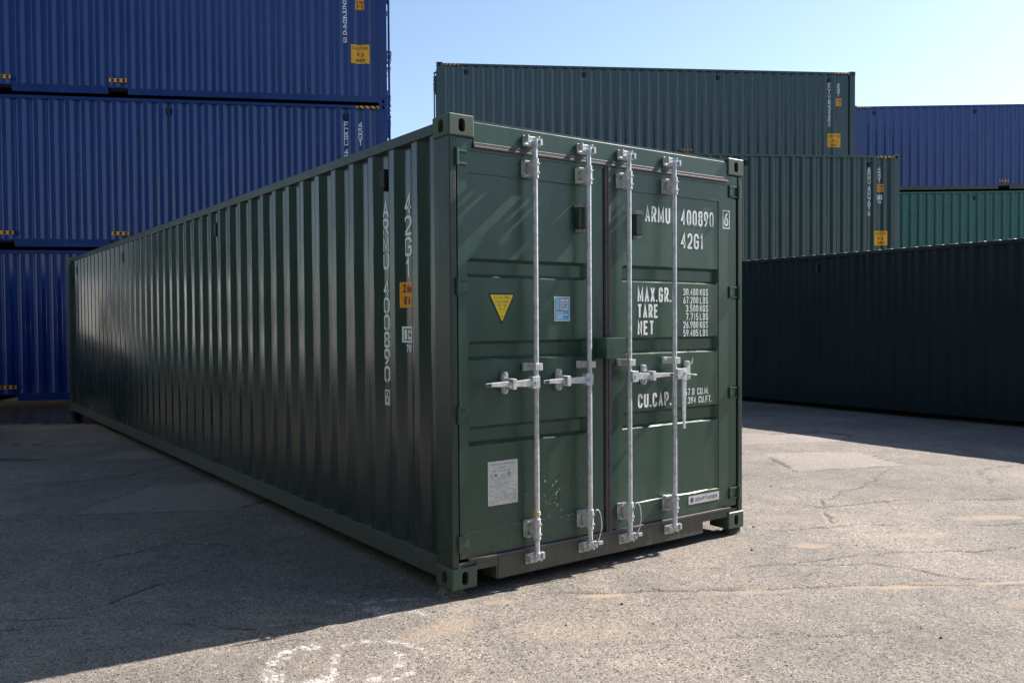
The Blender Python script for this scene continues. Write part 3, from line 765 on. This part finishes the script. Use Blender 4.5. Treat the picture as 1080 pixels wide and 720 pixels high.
# lashing loops / vent handles at the top of each door
for d, x0, x1, z0, z1 in ((mdl, .895, .952, 2.000, 2.172), (mdr, 1.372, 1.425, 1.985, 2.162)):
    mb = MB(); mb.box(x0, x1, -.020, .0225, z0+.022, z1-.028); mb.build('document_box', GREEN_FRAME, d, .004)
    mb = MB(); mb.box(x0-.003, x1+.003, -.024, .0226, z1-.026, z1); mb.build('box_cap', CAPG, d, .003); mb = MB(); mb.box(x0+.006, x1-.006, -.016, .0226, z0, z0+.018); mb.build('box_cap', CAPG, d, .003)
# lock box over the centre gap
mb = MB()
mb.box(1.030, 1.190, -.112, -.106, 1.238, 1.362); mb.box(1.030, 1.190, -.1055, -.006, 1.356, 1.362); mb.box(1.030, 1.036, -.1055, -.006, 1.238, 1.3555); mb.box(1.184, 1.190, -.1055, -.006, 1.238, 1.3555)
mb.box(1.016, 1.028, -.012, .0195, 1.220, 1.370)
mb.build('lock_box', GREEN_DOOR, mdr, .002)
# customs seals: wire loops on the second and third rod
for d, x in ((mdl, .950), (mdr, 1.281)):
    mb = MB(); pts = []
    for i in range(15):
        w = i/14*2*PI; pts.append((x+.030+.032*math.cos(w)-.02*math.sin(w/2), -.082-.010*math.sin(w), .225+.110*math.sin(w)))
    mb.tube(pts, .0028, 6); mb.box(x+.03, x+.06, -.095, -.085, .12, .14); mb.build('seal_wire', GALVP, d)
# one sagging yellowed collar on the first rod
mb = MB(); mb.cyl((.545, -.046, .352), (.545, -.046, .372), .0205, n=16); mb.build('rod_collar', plain('yellowed collar', (.55, .42, .22), .6), mdl)

# ------------------------------------------------------------------ ground sheet
def spaced(lo, hi, a, b, step, grow=1.22, cap=60):
    c = list(np.arange(a, b+step/2, step)); s = step; x = c[-1]
    while x < hi: s = min(s*grow, cap); x += s; c.append(x)
    s = step; x = c[0]; L = []
    while x > lo: s = min(s*grow, cap); x -= s; L.append(x)
    return np.array(L[::-1]+c)
xs = spaced(-400, 400, -2.7, 4.4, .0155, 1.035); ys = spaced(-400, 400, -2.6, 4.6, .0155, 1.035)
X, Y = np.meshgrid(xs, ys); nx, ny = len(xs), len(ys)
def vnoise(X, Y, sc, seed, oct=1, gain=.5):
    out = np.zeros_like(X); amp = 1; tot = 0
    for o in range(oct):
        rg_ = np.random.default_rng(seed+o); T_ = rg_.random((256, 256)); a = X*sc; b = Y*sc
        i = np.floor(a).astype(int); j = np.floor(b).astype(int); fx = a-i; fy_ = b-j
        fx = fx*fx*(3-2*fx); fy_ = fy_*fy_*(3-2*fy_)
        g_ = lambda p, q: T_[p % 256, q % 256]
        out += amp*((g_(i, j)*(1-fx)+g_(i+1, j)*fx)*(1-fy_)+(g_(i, j+1)*(1-fx)+g_(i+1, j+1)*fx)*fy_)
        tot += amp; amp *= gain; sc *= 2.03
    return out/tot
sst = lambda a, b, x: (lambda t: t*t*(3-2*t))(np.clip((x-a)/(b-a), 0, 1))
def dline(pts, wob=.03, sc=4, seed=1):
    wx = X+(vnoise(X, Y, sc, seed, 3)-.5)*wob*2; wy = Y+(vnoise(X, Y, sc, seed+50, 3)-.5)*wob*2
    D = np.full_like(X, 1e9)
    for (ax, ay), (bx, by) in zip(pts, pts[1:]):
        dx, dy = bx-ax, by-ay; t = np.clip(((wx-ax)*dx+(wy-ay)*dy)/(dx*dx+dy*dy+1e-12), 0, 1)
        D = np.minimum(D, np.hypot(wx-ax-t*dx, wy-ay-t*dy))
    return D
def dpoly(pts, wob=.02, seed=1):          # signed: negative inside
    wx = X+(vnoise(X, Y, 5, seed, 3)-.5)*wob*2; wy = Y+(vnoise(X, Y, 5, seed+50, 3)-.5)*wob*2
    ins = np.zeros(X.shape, bool); n = len(pts)
    for i in range(n):
        (ax, ay), (bx, by) = pts[i], pts[(i+1) % n]
        with np.errstate(divide='ignore', invalid='ignore'):
            cr = ((ay > wy) != (by > wy)) & (wx < (bx-ax)*(wy-ay)/((by-ay) or 1e-9)+ax)
        ins ^= cr
    d = dline(pts+[pts[0]], wob, 5, seed)
    return np.where(ins, -d, d)
Z = np.full_like(X, GZ)
Z += (vnoise(X, Y, .55, 11, 2)-.5)*.020*sst(30, 8, np.hypot(X, Y))
near = sst(9, 5, np.hypot(X-1, Y-1))
Z += (vnoise(X, Y, 4, 21, 3)-.5)*.006*near + (vnoise(X, Y, 38, 31, 2)-.5)*.0045*near
crack = np.zeros_like(X)
def addcrack(pts, w=.010, wob=.035, seed=1, st=1.):
    global crack
    d = dline(pts, wob, 6, seed); m = sst(w*1.6, w*.3, d)*st*sst(.25, .45, vnoise(X, Y, 5, seed+9, 2)); crack = np.maximum(crack, m)
addcrack([(.50,-.18),(.75,-.41),(1.03,-.57),(1.48,-.87),(1.81,-1.07),(2.05,-1.22),(2.36,-1.49),(2.9,-1.83)], .009, .04, 3)
addcrack([(.95,-.38),(1.03,-.57)], .009, .03, 5)
addcrack([(-2.6,1.25),(-2.02,1.12),(-1.66,.93),(-1.57,1.05),(-1.2,1.3)], .010, .03, 7)
addcrack([(-2.3,1.1),(-1.8,.86),(-1.33,.54),(-1.01,.23),(-.7,.1)], .010, .04, 8)
addcrack([(2.1,-.70),(2.6,-.80),(3.2,-1.25),(4,-1.5)], .009, .05, 9)
addcrack([(2.7,-.1),(3.3,-.35),(4.1,-1.0),(4.6,-1.2)], .009, .05, 10)
addcrack([(3.6,.2),(4.4,-.1),(5.5,-.9)], .012, .06, 11)
addcrack([(-1.25,3.55),(-.22,3.02),(.2,3.2)], .012, .02, 12)
addcrack([(5.53,2.21),(4.84,1.28)], .022, .03, 13); addcrack([(6.49,1.63),(5.99,.79),(4.84,1.28)], .018, .03, 14)
addcrack([(6.9,3.2),(7.6,2.9),(7.7,2.5)], .035, .05, 15); addcrack([(-1.46,7.3),(-1.14,7.0)], .07, .05, 16)
addcrack([(.25,-.95),(.9,-1.35),(1.6,-1.75)], .006, .06, 17, .7)
addcrack([(-1.9,3.7),(-1.3,3.5),(-.9,3.1)], .010, .05, 18, .6)
addcrack([(3.2,-.2),(3.9,.35),(4.9,.5),(6.2,1.0)], .012, .08, 19, .9); addcrack([(1.5,-.35),(2.4,-.95),(2.6,-1.5)], .008, .06, 20, .7)
addcrack([(-2.4,2.3),(-1.6,2.0),(-.9,2.2),(-.35,1.7)], .009, .06, 22, .8); addcrack([(-1.9,5.6),(-1.1,5.2),(-.3,5.3)], .016, .06, 23, .8); addcrack([(-1.4,8.6),(-.6,8.0),(.0,8.1)], .03, .08, 24, .8)
addcrack([(4.9,1.9),(4.3,2.4),(3.4,3.3)], .014, .08, 25, .8); addcrack([(2.7,.9),(3.3,1.6),(3.4,2.6)], .012, .08, 26, .7); addcrack([(5.6,-.2),(6.3,.2),(7.2,.1)], .02, .08, 27, .8)
Z -= crack*.010
sand = np.zeros_like(X)
def addsand(cx, cy, rx, ry, ang, st, seed):
    global sand
    c_, s_ = math.cos(ang), math.sin(ang); a = ((X-cx)*c_+(Y-cy)*s_)/rx; b = (-(X-cx)*s_+(Y-cy)*c_)/ry
    d = np.hypot(a, b)+(vnoise(X, Y, 9, seed, 3)-.5)*.9; sand = np.maximum(sand, st*sst(1.1, .45, d))
AL = math.radians(-33)
for args in ((.69,-.41,.17,.035,AL,1,1), (.20,-.16,.12,.05,AL,.7,2), (2.5,-.48,.13,.07,AL,.8,3), (2.15,-1.36,.32,.035,AL,.95,4), (2.75,-1.72,.45,.03,AL,.9,5), (3.3,-.75,.30,.08,AL,.6,6),
    (4.3,-.85,.35,.10,AL,.7,7), (-.25,-.30,.30,.16,.3,.55,8), (.25,-.75,.5,.2,AL,.35,9), (-1.75,.95,.16,.04,AL,.6,10), (-1.2,1.9,.25,.10,AL,.35,11), (-.85,.32,.30,.05,AL,.5,12), (2.45,-1.95,.3,.1,AL,.5,13), (.8,-.28,.12,.02,AL,.7,14), (1.35,-.85,.3,.05,AL,.6,15), (3.1,.1,.5,.12,AL,.4,16), (-.05,-.12,.10,.04,AL,.6,17)):
    addsand(*args)
sand = np.maximum(sand, .22*sst(.55, .8, vnoise(X, Y, 1.1, 71, 4)))
sand = np.maximum(sand, .8*sst(.05, .0, dline([(.9,-.52),(1.48,-.89),(2.05,-1.25),(2.9,-1.85)], .04, 5, 91))*sst(.4, .6, vnoise(X, Y, 3, 92, 2)))
patch = np.zeros_like(X)
for pts, sd_ in (([(5.53,2.21),(6.49,1.63),(5.99,.79),(4.84,1.28)], 41), ([(6.3,3.95),(6.9,3.35),(7.7,2.55),(7.11,2.25),(5.6,2.95)], 42), ([(-1.30,3.60),(-.49,4.51),(.14,4.26),(.30,3.44),(-.22,3.02)], 43), ([(-.66,6.54),(-.22,6.99),(.45,6.65),(.2,6.2)], 44)):
    patch = np.maximum(patch, sst(.012, -.012, dpoly(pts, .035, sd_)))
wet = sst(-.05, .05, X*.63+Y*.777-8.03+(vnoise(X, Y, 1.5, 61, 2)-.5)*.10)*sst(1.6, 1.0, X)*sst(-14, -10, X)
chalk = np.zeros_like(X)
def addchalk(pts, w, seed, st=1.):
    global chalk
    d = dline(pts, .015, 9, seed); chalk = np.maximum(chalk, st*sst(w*1.15, w*.45, d))
addchalk([(-1.17,-.43),(-1.13,-.33),(-1.07,-.22),(-.96,-.14),(-.88,-.17)], .050, 1, .9)
addchalk([(-1.07,-.54),(-.98,-.56),(-.93,-.47)], .045, 2, .85); addchalk([(-.88,-.40),(-.82,-.33)], .025, 12, .6)
addchalk([(-.66,-.25),(-.58,-.29),(-.51,-.38),(-.48,-.50),(-.52,-.60)], .022, 3, .7)
addchalk([(-.93,-.58),(-.85,-.66),(-.72,-.72),(-.66,-.70)], .032, 4, .7); addchalk([(-.75,-.24),(-.66,-.23)], .016, 5, .6); addchalk([(-.63,-.42),(-.60,-.52),(-.66,-.60)], .030, 6, .6)
addchalk([(-.58,.42),(-.45,.28),(-.32,.24),(-.18,.18),(-.10,.13)], .022, 7, .75); addchalk([(-.42,.16),(-.36,.10),(-.40,.05)], .055, 8, .75); addchalk([(-.25,.02),(-.22,-.08)], .045, 9, .45)
for cx, cy, rr in ((2.37, .0, .05), (.03, .05, .10), (.08, 12.1, .1), (2.36, 12.1, .1)):      # pads the castings rest on
    Z = Z+(0.0005-Z)*sst(.085, .045, np.hypot(X-cx-.03, Y-cy-.07))
dx_, dy_ = yd.x, yd.y
for s_, w_ in ((.09, .08), (.09, 2.36), (12.1, .08), (12.1, 2.36)):
    cx, cy = st.x+dx_*s_+dy_*w_, st.y+dy_*s_-dx_*w_; Z = Z+(0.0005-Z)*sst(.4, .1, np.hypot(X-cx, Y-cy))
me = bpy.data.meshes.new('ground'); nv = nx*ny; me.vertices.add(nv)
me.vertices.foreach_set('co', np.stack([X, Y, Z], -1).astype('f4').ravel())
idx = np.arange(nv).reshape(ny, nx); q = np.stack([idx[:-1,:-1], idx[:-1,1:], idx[1:,1:], idx[1:,:-1]], -1).reshape(-1, 4)
me.loops.add(q.size); me.loops.foreach_set('vertex_index', q.ravel().astype('i4')); me.polygons.add(len(q))
me.polygons.foreach_set('loop_start', (np.arange(len(q))*4).astype('i4')); me.polygons.foreach_set('loop_total', np.full(len(q), 4, 'i4'))
me.update(calc_edges=True); me.polygons.foreach_set('use_smooth', np.ones(len(q), bool))
for nm, arr in (('crack', crack), ('sand', sand), ('patch', patch), ('wet', wet), ('chalk', chalk)):
    at = me.attributes.new(nm, 'FLOAT', 'POINT'); at.data.foreach_set('value', arr.astype('f4').ravel())
ground = bpy.data.objects.new('ground', me); C.objects.link(ground); ground['kind'] = 'structure'
m, n, b = mat('worn asphalt')
v = coords(n)
def attr(nm): x = N(n, 'ShaderNodeAttribute'); x.attribute_name = nm; return x.outputs['Fac']
vor = N(n, 'ShaderNodeTexVoronoi'); vor.inputs['Scale'].default_value = 104; vor.inputs['Randomness'].default_value = 1; n.links.new(v, vor.inputs['Vector'])
vor2 = N(n, 'ShaderNodeTexVoronoi'); vor2.inputs['Scale'].default_value = 260; n.links.new(v, vor2.inputs['Vector'])
sepc = N(n, 'ShaderNodeSeparateColor'); n.links.new(vor.outputs['Color'], sepc.inputs[0])
sepd = N(n, 'ShaderNodeSeparateColor'); n.links.new(vor2.outputs['Color'], sepd.inputs[0])
stone = ramp(n, sepc.outputs[0], 0, 1, (.030,.028,.027,1), (.38,.352,.323,1))
stone2 = ramp(n, sepd.outputs[1], 0, 1, (.065,.060,.056,1), (.36,.335,.308,1))
c = mix(n, .5, stone, stone2)
c = mix(n, math_(n, 'MULTIPLY', ramp(n, noise(n, 14, 4, .6, v), .4, .7), .6), c, (.168,.156,.144))
c = mix(n, math_(n, 'MULTIPLY', ramp(n, sepc.outputs[1], .972, .985), .6), c, (.46,.43,.39))
c = mix(n, math_(n, 'MULTIPLY', ramp(n, sepc.outputs[2], .90, .93), .8), c, (.03,.028,.03))
big = noise(n, .45, 5, .6, v)
c = mix(n, 1., c, ramp(n, big, .32, .68, (.64,.645,.67,1), (1.12,1.07,1.01,1)), 'MULTIPLY')
st_ = ramp(n, noise(n, 1.7, 5, .7, v, .6), .58, .70); c = mix(n, math_(n, 'MULTIPLY', st_, .40), c, (.085,.080,.075))
c = mix(n, 1., c, ramp(n, noise(n, 3.2, 4, .65, v), .3, .7, (.80,.80,.81,1), (1.1,1.08,1.05,1)), 'MULTIPLY')
sa = attr('sand'); c = mix(n, math_(n, 'MULTIPLY', sa, ramp(n, math_(n, 'ADD', noise(n, 120, 3, .6, v), math_(n, 'MULTIPLY', sa, .35)), .42, .75)), c, (.29,.225,.165))
c = mix(n, math_(n, 'MULTIPLY', attr('patch'), .42), c, (.29,.25,.225))
c = mix(n, math_(n, 'MULTIPLY', attr('crack'), .85), c, (.030,.026,.024))
ck = math_(n, 'MULTIPLY', attr('chalk'), ramp(n, math_(n, 'ADD', math_(n, 'MULTIPLY', noise(n, 75, 4, .7, v, .4), .6), math_(n, 'MULTIPLY', noise(n, 16, 3, .6, v), .4)), .485, .585)); c = mix(n, math_(n, 'MULTIPLY', ck, .78), c, (.70,.69,.66))
wt = attr('wet'); c = mix(n, wt, c, mix(n, 1., c, (.05,.055,.07), 'MULTIPLY'))
n.links.new(c, b.inputs['Base Color'])
n.links.new(ramp(n, wt, 0, 1, (.86,)*3+(1,), (.22,)*3+(1,)), b.inputs['Roughness']); b.inputs['Specular IOR Level'].default_value = .35
hh = math_(n, 'ADD', math_(n, 'MULTIPLY', math_(n, 'SUBTRACT', 1., vor.outputs['Distance']), .6), math_(n, 'MULTIPLY', noise(n, 160, 4, .65, v), .8))
hh = math_(n, 'MULTIPLY', hh, math_(n, 'SUBTRACT', 1., math_(n, 'MULTIPLY', wt, .8)))
bump(n, b, hh, .9, .006)
me.materials.append(m)

# ------------------------------------------------------------------ unseen white van left of the frame, added to reflect in the container side
VW = paint('white van paint', (.78, .79, .78), .25, .1, (.5,.48,.45), wavy=.05)
VGL = plain('dark van glass', (.015, .02, .022), .08); VTR = plain('dark van trim', (.03,.03,.032), .5); VTY = plain('tyre rubber', (.02,.02,.02), .8)
VHL = plain('headlamp glass', (.5,.52,.55), .15, .3); VRD = plain('red tail lamp', (.35,.01,.01), .25); VRM = plain('steel wheel rim', (.35,.36,.38), .4, .6)
van = thing('reflection_van', 'unseen white panel van added beside the foreground container for its reflection', 'van', None)
def vb(fn, name, m, bv=0, parent=van, seg=3):
    mb = MB(); fn(mb); return mb.build(name, m, parent, bv, seg)
# local frame: +x right side, +y towards the rear, length 5.0, width 1.95
prof = [(.00,.42),(.02,.95),(.18,1.12),(.95,1.28),(1.70,2.02),(2.05,2.22),(4.85,2.28),(4.98,2.10),(5.0,.48),(4.75,.36),(4.35,.36),(4.25,.62),(4.02,.76),(3.75,.76),(3.52,.62),(3.42,.36),(1.42,.36),(1.32,.62),(1.09,.76),(.82,.76),(.60,.62),(.50,.36),(.08,.36)]
def vbody(mb):
    k = len(prof)
    def ring(x, f_): return [(x*(1-.06*max(0, (z-1.1)/1.2)*f_), y, z) for y, z in prof]
    a, b_ = ring(-.975, 1), ring(.975, 1); mb.add(a+b_, [tuple(range(k)), tuple(range(k, 2*k))[::-1]]+[(i, k+i, k+(i+1) % k, (i+1) % k) for i in range(k)])
vbody_o = vb(vbody, 'body', VW, .045)
vb(lambda mb: mb.add([(-.80,1.02,1.335),(.80,1.02,1.335),(.74,1.66,1.965),(-.74,1.66,1.965)], [(0,1,2,3)]) or mb.add([(-.80,1.00,1.345),(.80,1.00,1.345),(.74,1.64,1.975),(-.74,1.64,1.975)], [(0,1,2,3)]), 'windscreen', VGL)
for sx in (-1, 1):
    X_ = lambda z: sx*(.9765*(1-.06*max(0, (z-1.1)/1.2)))
    def pane(mb, pts, off=.003): mb.add([(X_(z)+sx*off, y, z) for y, z in pts], [tuple(range(len(pts)))])
    vb(lambda mb: pane(mb, [(1.20,1.36),(2.05,1.36),(2.05,1.92),(1.78,1.92)]), 'side_window', VGL)
    def lines(mb):
        for y in (2.15, 2.18+1.15): 
            for a, b_ in ((.45, 1.1), (1.1, 2.05)): mb.add([(X_(z)+sx*.0025, yy, z) for yy, z in ((y, a), (y+.012, a), (y+.012, b_), (y, b_))], [(0,1,2,3)])
    vb(lines, 'door_seams', VTR)
    vb(lambda mb: mb.box(*sorted((sx*.975, sx*.990)), 1.50, 3.35, .52, .62), 'side_moulding', VTR, .006)
    vb(lambda mb: mb.box(*sorted((sx*.99, sx*1.17)), 1.32, 1.42, 1.32, 1.58), 'wing_mirror', VTR, .03)
    for wy in (.955, 3.885):
        w = vb(lambda mb: mb.cyl((sx*.74, wy, .305), (sx*.955, wy, .305), .335, n=40), 'wheel', VTY, 0)
        vb(lambda mb: mb.cyl((sx*.9555, wy, .305), (sx*.962, wy, .305), .20, .17, n=28), 'rim', VRM, 0, w)
    vb(lambda mb: mb.box(*sorted((sx*.62, sx*.93)), -.012, .06, .80, .98), 'headlight', VHL, .02)
    vb(lambda mb: mb.box(*sorted((sx*.84, sx*.955)), 4.96, 5.012, .75, 1.35), 'tail_light', VRD, .015)
vb(lambda mb: mb.box(-.96, .96, -.07, .10, .36, .60), 'bumper', VTR, .03); vb(lambda mb: mb.box(-.94, .94, 4.95, 5.06, .34, .52), 'bumper', VTR, .03)
vb(lambda mb: mb.box(-.90, .90, .2, 4.8, .30, .38), 'underbody', VTR)
vb(lambda mb: mb.box(-.45, .45, -.02, .02, .72, .90), 'grille', VTR, .01)
va = Vector((-1.72, 8.35)); vd = (Vector((-1.25, 13.3))-va).normalized(); ang = math.atan2(-vd.x, vd.y); vn = Vector((vd.y, -vd.x))
vo = va-vn*1.0; van.location = (vo.x, vo.y, GZ+.03); van.rotation_euler = (0, 0, ang)

# loose grit lying on the asphalt
mb = MB(); rg = random.Random(5)
def gz(x, y):
    i = min(max(int(np.searchsorted(xs, x)), 0), nx-1); j = min(max(int(np.searchsorted(ys, y)), 0), ny-1); return float(Z[j, i])
for i in range(900):
    x = rg.uniform(-2.6, 6); y = rg.uniform(-2.6, 5)
    if -.1 < x < 2.5 and y > -.1: continue
    s_ = rg.uniform(.0025, .0065)*(1.9 if rg.random() < .05 else 1); z = gz(x, y)
    a0 = rg.uniform(0, 6.3); k = 6
    base = [(x+s_*math.cos(a0+j*2*PI/k)*rg.uniform(.7, 1.3), y+s_*math.sin(a0+j*2*PI/k)*rg.uniform(.6, 1.1), z-.001+rg.uniform(0, .002)) for j in range(k)]
    top = [(p[0]*.45+x*.55, p[1]*.45+y*.55, z+s_*rg.uniform(.6, 1.1)) for p in base]
    mb.add(base+top, [tuple(range(k, 2*k))]+[(j, (j+1) % k, k+(j+1) % k, k+j) for j in range(k)], 0 if rg.random() < .62 else (1 if rg.random() < .6 else 2))
gr = mb.build('gravel', [plain('grey grit', (.20,.18,.17), .8), plain('dark grit', (.04,.035,.035), .8), plain('pale grit', (.34,.32,.30), .8)])
gr['kind'] = 'stuff'
